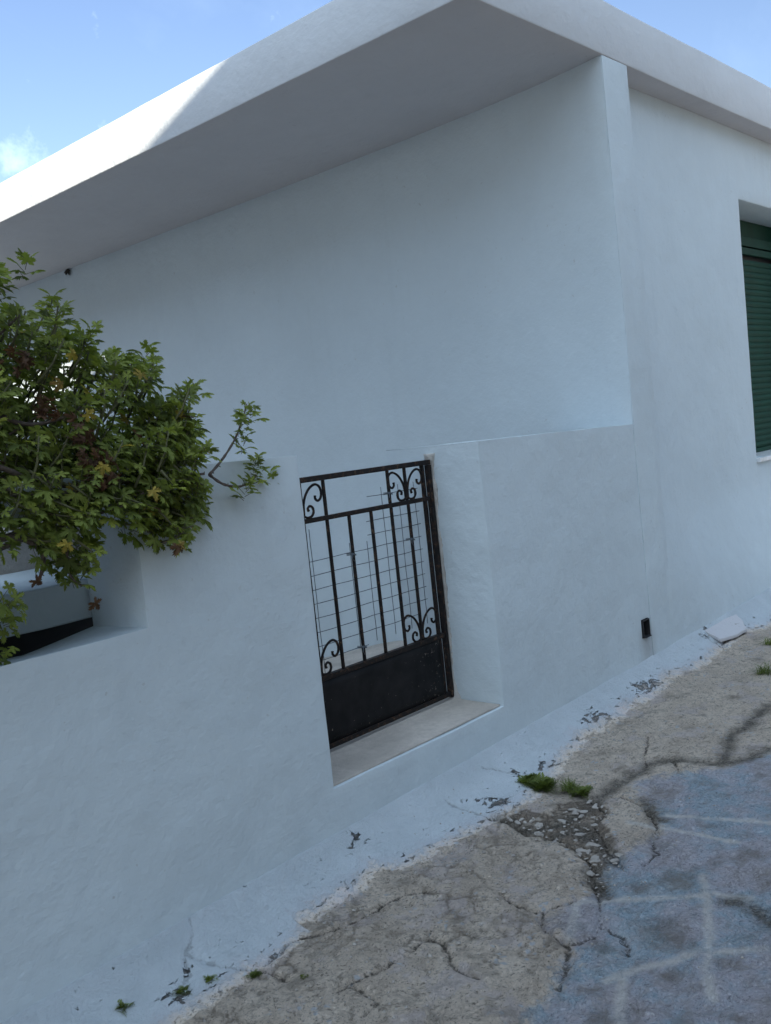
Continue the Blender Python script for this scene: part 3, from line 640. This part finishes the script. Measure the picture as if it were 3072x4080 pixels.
# ------------------------------------------------------------------ plants
def leaf_material():
    m, nt, b = mat('geranium_leaf'); a = nt.nodes.new('ShaderNodeAttribute'); a.attribute_name = 'tone'
    col = ramp(nt, a.outputs['Fac'], [(.0, (.085, .11, .03)), (.35, (.22, .27, .065)), (.68, (.36, .41, .09)), (.76, (.42, .45, .10)), (.80, (.50, .39, .07)), (.90, (.38, .25, .08)), (.93, (.17, .075, .04)), (1, (.11, .06, .04))])
    c = coord(nt); n = tex(nt, c, 120, 3)
    col = mixc(nt, rng_(nt, n.outputs['Fac'], .35, .7, 0, .2), col, (.07, .09, .03))
    nt.links.new(col, b.inputs['Base Color']); b.inputs['Roughness'].default_value = .6
    b.inputs['Specular IOR Level'].default_value = .3
    tr = nt.nodes.new('ShaderNodeBsdfTranslucent'); nt.links.new(mixc(nt, 1.0, col, (1.2, 1.3, .6), 'MULTIPLY'), tr.inputs[0])
    ms = nt.nodes.new('ShaderNodeMixShader'); ms.inputs[0].default_value = .35
    o_ = nt.nodes['Material Output']; nt.links.new(b.outputs[0], ms.inputs[1]); nt.links.new(tr.outputs[0], ms.inputs[2]); nt.links.new(ms.outputs[0], o_.inputs[0])
    bump(nt, b, [(n.outputs['Fac'], .3, .003)])
    return m
LEAF = leaf_material()
def leaf_outline():
    """deeply cut palmate leaf, points (r, angle) from the petiole"""
    P = []
    lobes = [(-122, .62), (-64, .88), (0, 1.0), (64, .88), (122, .62)]
    P.append((.10, -170))
    for i, (a, l) in enumerate(lobes):
        w_ = 25
        P += [(l*.5, a-w_*.85), (l*.76, a-w_), (l*.66, a-w_*.52), (l*.95, a-w_*.50), (l*.84, a-w_*.2), (l*1.04, a), (l*.84, a+w_*.2), (l*.95, a+w_*.50), (l*.66, a+w_*.52), (l*.76, a+w_), (l*.5, a+w_*.85)]
        if i < 4: P.append((.34, (a+lobes[i+1][0])/2))
    P.append((.10, 170))
    return [(r*math.cos(rad(a)), r*math.sin(rad(a)), r) for r, a in P]
LO = leaf_outline()
class Foliage:
    def __init__(s): s.v = []; s.f = []; s.t = []
    def leaf(s, p, d, up, size, tone, droop=.35, curl=.25):
        d = d.normalized(); side = d.cross(up)
        if side.length < .1: side = d.cross(Vector((.3, .9, .1)))
        side.normalize(); n = side.cross(d).normalized(); k = len(s.v)
        j1 = random.uniform(.85, 1.15); ph = random.uniform(0, 6)
        s.v.append(tuple(p)); s.t.append(tone)
        for a, b, r in LO:
            zz_ = -droop*r*r*size*(.5+.5*abs(a)) + curl*size*.28*math.sin(b*5+ph)*r
            s.v.append(tuple(p+d*(a*size)+side*(b*size*j1)+n*zz_)); s.t.append(min(1, max(0, tone+random.uniform(-.03, .03))))
        for i in range(1, len(LO)): s.f.append((k, k+i, k+i+1))
    def build(s, name, parent, mt=LEAF):
        me = bpy.data.meshes.new(name); me.from_pydata(s.v, [], s.f); me.materials.append(mt)
        a = me.attributes.new('tone', 'FLOAT', 'POINT'); a.data.foreach_set('value', s.t)
        me.polygons.foreach_set('use_smooth', [True]*len(me.polygons)); me.update()
        o = bpy.data.objects.new(name, me); COL.objects.link(o); o.parent = parent; o.matrix_parent_inverse = Matrix.Translation(parent.location).inverted()
        return o
bush = tag(empty('geranium_bush', (.7, .65, 1.1)), 'large green scented geranium bush spilling over the yard wall at the left', 'bush')
fo = Foliage(); ye = Foliage(); stems = MB(); twigs = MB()
RC = Vector(CAM)
def push(x, z_, y):           # point of the crown outline measured on the wall face, moved to depth y
    P = Vector((x, 0, z_)); t = (y-RC.y)/(0-RC.y); return RC+(P-RC)*t
cpoly = CROWN
def in_crown(x, z_):
    r = False; n = len(cpoly)
    for i in range(n):
        ax, ay = cpoly[i]; bx, by = cpoly[(i+1) % n]
        if (ay > z_) != (by > z_) and x < (bx-ax)*(z_-ay)/(by-ay+1e-12)+ax: r = not r
    return r
def pick_tone(p=.5):
    u = random.random()
    if u < .006: return random.uniform(.79, .84)
    if u < .014: return random.uniform(.93, 1.0)
    return min(.75, max(.03, random.gauss(.33, .15)))
def shoot(tip, dirv, n=9, size=.034, spread=.05, tone0=.0, leafy=fo):
    dirv = dirv.normalized()
    for i in range(n):
        f = i/n; base = tip-dirv*(spread*1.5*(1-f)**.8)
        a = i*2.4+random.random()
        sd_ = dirv.orthogonal().normalized(); sd_ = Matrix.Rotation(a, 3, dirv) @ sd_
        out_ = (sd_*(1.0-.45*f)+dirv*(.25+.7*f)+Vector((0, 0, .12))).normalized()
        pl = random.uniform(.6, 1.1)*spread*(1-.55*f)
        p = base+out_*pl
        stems_.append((base, p))
        up = (dirv*.6+Vector((random.uniform(-.3, .3), -.35+random.uniform(-.4, .3), .8)))
        t = pick_tone()+tone0+.14*f
        if t > .76 and t < .79: t = .74
        leafy.leaf(p, (out_+Vector((0, 0, -.15))+Vector([random.uniform(-.3, .3) for _ in range(3)])), up, size*random.uniform(.75, 1.15)*(1-.35*f), min(t, 1.0), random.uniform(.2, .6), random.uniform(.2, .6))
stems_ = []
root = Vector((.55, .62, 1.12))
tips = []
tries = 0
while len(tips) < 440 and tries < 20000:
    tries += 1
    x = random.uniform(.55, 1.93); z_ = random.uniform(1.1, 2.12)
    if not in_crown(x, z_): continue
    # stay a leaf length inside the outline
    if not (in_crown(x+.028, z_) and in_crown(x, z_+.028) and in_crown(x, z_-.028)): continue
    ydep = random.uniform(-.16, .42)
    if z_ < 1.36: ydep = random.uniform(-.17, -.03)
    if x > 1.55 and z_ < 1.5: ydep = random.uniform(-.14, .12)
    P = push(x, z_, ydep)
    if any((P-q).length < .034 for q in tips): continue
    tips.append(P)
cnt = 0
while cnt < 24:      # fill out the right hand side of the crown
    x = random.uniform(1.66, 1.88); z_ = random.uniform(1.2, 1.68)
    if in_crown(x+.012, z_) and in_crown(x, z_-.02): tips.append(push(x, z_, random.uniform(-.13, .02))); cnt += 1
for P in tips:
    away = (P-Vector((1.0, .25, 1.45))); dv = Vector((away.x*.6+.25, away.y*1.0-.25, away.z*.8+.55)).normalized()
    if P.z < 1.3: dv = (dv+Vector((.2, -.3, -.4))).normalized()
    dv = (dv+Vector([random.uniform(-.35, .35) for _ in range(3)])).normalized()
    shoot(P, dv, random.choice((7, 8, 9, 10)), .039, .044)
# explicit outline shoots
SH_ = SH
for i, (x, z_) in enumerate(SH_):
    ydep = random.uniform(-.12, .05); P = push(x, z_, ydep)
    dv = Vector((.25, -.15, .9)) if z_ > 1.3 else Vector((.3, -.2, -.2+.6*(i % 2)))
    shoot(P, dv, 8, .037, .042)
# lone shoots reaching out to the right, with their stems
def W2(x, z_, y=-.07): return push(x, z_, y)
for P in ([(1.87, 1.385), (1.93, 1.43), (1.99, 1.49), (2.03, 1.55), (2.055, 1.60)], [(1.87, 1.385), (1.92, 1.35), (1.98, 1.335), (2.03, 1.345), (2.07, 1.375), (2.085, 1.42)],
          [(1.63, 1.195), (1.70, 1.205), (1.76, 1.23), (1.82, 1.27)], [(1.12, 1.42), (1.30, 1.37), (1.50, 1.355), (1.70, 1.37), (1.87, 1.385)], [(1.1, 1.40), (1.35, 1.385), (1.6, 1.36), (1.78, 1.34), (1.87, 1.345)],
          [(1.36, 1.25), (1.345, 1.18), (1.37, 1.13), (1.42, 1.11)], [(1.10, 1.52), (1.35, 1.41), (1.6, 1.395), (1.85, 1.39)], [(1.15, 1.30), (1.24, 1.27), (1.28, 1.22), (1.26, 1.16)],
          [(1.1, 1.46), (1.25, 1.395), (1.45, 1.37), (1.63, 1.33)], [(1.0, 1.35), (1.15, 1.285), (1.3, 1.31)], [(1.08, 1.75), (1.2, 1.62), (1.3, 1.58), (1.42, 1.60)]):
    C_ = smooth_curve([W2(a, b, -.07+.02*i) if P[-1][0] > 1.9 or True else 0 for i, (a, b) in enumerate(P)], 6)
    n = len(C_); r1 = .0085 if P[0][0] < 1.2 else .0048
    stems.tube(C_, [r1*(1-.55*i/n)*(1+.18*math.sin(i*2.1)) for i in range(n)], 7)
    for i in range(2, n, 2):    # leaf scars and stubs
        q = C_[i]; o_ = Vector([random.uniform(-1, 1) for _ in range(3)]).normalized(); twigs.tube([q, q+o_*.011], [.0022, .0012], 4)
for (x, z_), n in (((2.058, 1.60), 8), ((2.035, 1.545), 5), ((2.087, 1.425), 7), ((2.06, 1.372), 6), ((2.10, 1.395), 3)):
    shoot(W2(x, z_), Vector((.3, -.2, .8)), n, .027, .035)
# woody frame of the bush
rs = random.Random(3)
for i in range(26):
    T = rs.choice(tips); mid = root.lerp(T, .5)+Vector((rs.uniform(-.08, .08), rs.uniform(-.05, .05), rs.uniform(-.12, .05)))
    C_ = smooth_curve([root+Vector((rs.uniform(-.1, .1), rs.uniform(-.1, .1), 0)), root.lerp(mid, .5)+Vector((0, 0, .04)), mid, mid.lerp(T, .6), T], 5)
    n = len(C_); stems.tube(C_, [.013*(1-.8*k_/n) for k_ in range(n)], 6)
for P in tips:                                   # each shoot joined back into the bush
    b = P-(Vector((.05, -.04, .11)) if P.z > 1.42 else Vector((.06, -.03, -.03)))-Vector([rs.uniform(-.03, .03) for _ in range(3)]); twigs.tube([b, b.lerp(P, .5)+Vector((.006, 0, -.006)), P], [.0042, .0034, .0022], 5)
for a, b in stems_: twigs.tube([a, b], [.0011, .0009], 3)
# yellowed and dead leaves in clusters
for x, z_, t in ((1.445, 1.772, .81), (1.47, 1.60, .82), (1.50, 1.45, .82), (1.355, 1.245, .81), (1.655, 1.36, .83), (1.73, 1.185, .87), (1.72, 1.18, .97), (1.40, 1.69, .9), (1.20, 1.93, .85), (1.25, 1.16, .97), (1.415, 1.065, .97)):
    P = W2(x, z_, -.17); ye.leaf(P, Vector((.2+random.uniform(-.6, .6), random.uniform(-.6, .1), -.5)), Vector((random.uniform(-.8, .8), -1, random.uniform(-.4, .8))), .027, t, .7, 1.1)
for cx2, cz2 in ((1.445, 1.56), (1.47, 1.46), (1.49, 1.43), (1.52, 1.42), (1.36, 1.62), (1.30, 1.76)):
    for i in range(10):
        P = W2(cx2+random.uniform(-.03, .03), cz2+random.uniform(-.035, .035), -.16+random.uniform(0, .06))
        ye.leaf(P, Vector([random.uniform(-1, 1) for _ in range(3)]), Vector((random.uniform(-1, 1), -1, 0)), .022, random.uniform(.93, 1), 1.2, 1.2)
fo.build('foliage', bush); tag(ye.build('withered_leaves', bush), 'yellow and brown withered leaves')
stems.build('branches', BARK, bush, smooth=True); twigs.build('twigs', simple('green_brown_twig', (.12, .12, .06), .8, 0, .3, 50), bush, smooth=True)

# weeds in the cracks
def fern_weed(x, y, r, n, label, grassy=False, tone=.06, grp='small weeds in the cracks of the pavement'):
    z_ = ground_z(x, y); e = tag(empty('weed', (x, y, z_-.004)), label, 'weed', grp)
    f = Foliage(); o = Vector((x, y, z_-.004))
    for i in range(n):
        a = random.random()*6.28; el = random.uniform(.15, 1.1) if not grassy else random.uniform(.5, 1.35)
        l = r*random.uniform(.5, 1.1); d = Vector((math.cos(a)*math.cos(el), math.sin(a)*math.cos(el), math.sin(el)))
        s0 = o+Vector((random.uniform(-1, 1)*r*.35, random.uniform(-1, 1)*r*.25, 0)); side = d.cross(Vector((0, 0, 1))).normalized()
        segs = 6; t = tone+random.uniform(-.15, .2)
        for k_ in range(segs):
            q = s0+d*(l*k_/segs)+Vector((0, 0, -.45*l*(k_/segs)**2)); q2 = s0+d*(l*(k_+1)/segs)+Vector((0, 0, -.45*l*((k_+1)/segs)**2))
            w_ = (.0013 if grassy else .0012)*(1-k_/segs)+.0003; b_ = len(f.v)
            f.v += [tuple(q-side*w_), tuple(q+side*w_), tuple(q2+side*w_*.8), tuple(q2-side*w_*.8)]; f.t += [t]*4; f.f.append((b_, b_+1, b_+2, b_+3))
            if not grassy and k_ > 0:
                for sg in (-1, 1):
                    ll = l*.30*(1.1-k_/segs)+.002; c_ = q+(side*sg*.9+d*.5+Vector((0, 0, .2))).normalized()*ll
                    m_ = q.lerp(c_, .6); pr = d*(ll*.32); b_ = len(f.v)
                    f.v += [tuple(q), tuple(m_+pr), tuple(c_), tuple(m_-pr)]; f.t += [t+.05]*4; f.f.append((b_, b_+1, b_+2, b_+3))
    f.build('leaves', e)
Wd = WEEDS
fern_weed(Wd[0][0], Wd[0][1], .072, 90, 'leafy dark weed nearest the white wall in the broken crack')
fern_weed(Wd[1][0], Wd[1][1]+.01, .08, 110, 'leafy dark weed in the middle of the clump in the broken crack')
fern_weed(Wd[2][0], Wd[2][1], .085, 150, 'grassy tuft at the street end of the clump in the broken crack', True, .12)
fern_weed(Wd[3][0], Wd[3][1]-.01, .060, 60, 'low feathery weed beside the grassy tuft in the broken crack')
fern_weed(Wd[4][0], Wd[4][1], .12, 130, 'grassy tuft in the street near the right edge', True, .12)
fern_weed(Wd[5][0], Wd[5][1], .11, 90, 'pale weed near the cover slab at the right edge', True, .25)
fern_weed(Wd[6][0], Wd[6][1], .036, 46, 'round green weed growing out of the whitewash, leftmost of all')
fern_weed(Wd[7][0], Wd[7][1], .034, 26, 'small dark weed on the bare patch in the whitewash')
fern_weed(Wd[8][0], Wd[8][1], .034, 34, 'olive weed at the lower edge of the whitewash', tone=.2)
fern_weed(Wd[9][0], Wd[9][1], .028, 34, 'small weed at the edge where whitewash meets concrete')
fern_weed(Wd[10][0], Wd[10][1], .020, 20, 'tiny weed standing alone in the grey concrete', tone=.2)

# loose pebbles and crumbs of plaster: too many to count
m = MB()
for i in range(900):
    u = random.random()
    if u < .45: x = random.uniform(1.4, 2.6); y = random.uniform(-.8, -.22)
    elif u < .8: x = random.uniform(2.5, 3.3); y = random.uniform(-1.0, -.15)
    else: x = random.uniform(1.2, 5.5); y = random.uniform(-1.4, -.05)
    r_ = abs(random.gauss(0, .0028))+.0012; z_ = ground_z(x, y)+r_*.3; b_ = len(m.v)
    for q in ((1, 0, 0), (-1, 0, 0), (0, 1, 0), (0, -1, 0), (0, 0, .7), (0, 0, -.7)):
        m.v.append((x+q[0]*r_*random.uniform(.6, 1.2), y+q[1]*r_*random.uniform(.6, 1.2), z_+q[2]*r_))
    for t3 in ((0, 2, 4), (2, 1, 4), (1, 3, 4), (3, 0, 4), (2, 0, 5), (1, 2, 5), (3, 1, 5), (0, 3, 5)): m.f.append(tuple(b_+q for q in t3))
rx = [p[0] for p in RUB]; ry = [p[1] for p in RUB]; cnt = 0
while cnt < 120:
    x = random.uniform(min(rx), max(rx)); y = random.uniform(min(ry), max(ry))
    if not inside(np.array([x]), np.array([y]), RUB)[0]: continue
    cnt += 1; r_ = random.choice((.006, .008, .010, .013, .018, .024))*random.uniform(.5, .95); z_ = ground_z(x, y)-.009-r_*.22; b_ = len(m.v); n8 = 8; ph = random.random()*6
    asp = random.uniform(.55, .9); rot = random.random()*3.1
    for lay, (rs_, hh) in enumerate(((.9, 0), (1, .35), (.62, .62))):
        for q in range(n8):
            a_ = q*2*math.pi/n8; k_ = rs_*r_*(1+.28*math.sin(a_*2+ph)+.15*math.sin(a_*3+ph*2)); ax_ = k_*math.cos(a_); ay_ = k_*math.sin(a_)*asp
            m.v.append((x+ax_*math.cos(rot)-ay_*math.sin(rot), y+ax_*math.sin(rot)+ay_*math.cos(rot), z_+hh*r_*.8+.1*r_*math.sin(a_+ph)))
    for lay in (0, 1):
        for q in range(n8): m.f.append((b_+lay*n8+q, b_+lay*n8+(q+1) % n8, b_+(lay+1)*n8+(q+1) % n8, b_+(lay+1)*n8+q))
    m.f.append(tuple(b_+2*n8+q for q in range(n8)))
tag(m.build('pebbles', concrete('crumbled_stone', (.42, .38, .34))), 'loose grit and crumbs scattered on the pavement', 'grit', None, 'stuff')

# ------------------------------------------------------------------ house across the street (casts the shade, off frame)
nb_ = tag(empty('street_shade_house', (0, -9, 0)), 'unseen two storey cream house with a flat roof across the street, casts the shade', 'house')
YB = -7.0
tt = (2.50-YB)/2.0; ZT = 3.277+.64*tt          # parapet height that puts the shade line where it falls on the eaves
m = MB(); m.box((-8.5, YB-7, -.3), (7.2, YB, ZT-.16)); m.build('wall', plaster('street_shade_plaster', (.38, .35, .30)), nb_)
m = MB(); m.box((-8.7, YB-7.2, ZT-.157), (7.4, YB+.0, ZT)); m.build('roof', CON, nb_)
for x in (-3.5, 0, 5.5):
    for z_ in (1.0, 3.9):
        m = MB(); m.box((x, YB+.002, z_), (x+1, YB+.04, z_+1.3)); f_ = m.build('window', GREEN, nb_)
m = MB(); m.box((2.6, YB+.002, -.1), (3.6, YB+.05, 2.1)); m.build('door', simple('brown_door', (.12, .06, .03)), nb_)

# ------------------------------------------------------------------ unseen house added left of the yard to shade it and the side wall
lh = tag(empty('side_shade_house', (-6, 8, 0)), 'unseen flat roofed house added on the far left to shade the yard', 'house')
m = MB(); m.box((-9, .6, -.7), (-3.2, 16, 5.2)); m.build('wall', plaster('side_shade_plaster', (.42, .40, .37)), lh)
m = MB(); m.box((-9.2, .4, 5.203), (-3.0, 16.2, 5.45)); m.build('roof', CON, lh)
for y in (3, 7, 11):
    m = MB(); m.box((-3.198, y, .9), (-3.15, y+1, 2.1)); m.build('window', GREEN, lh)  # windows of the added, unseen shade house
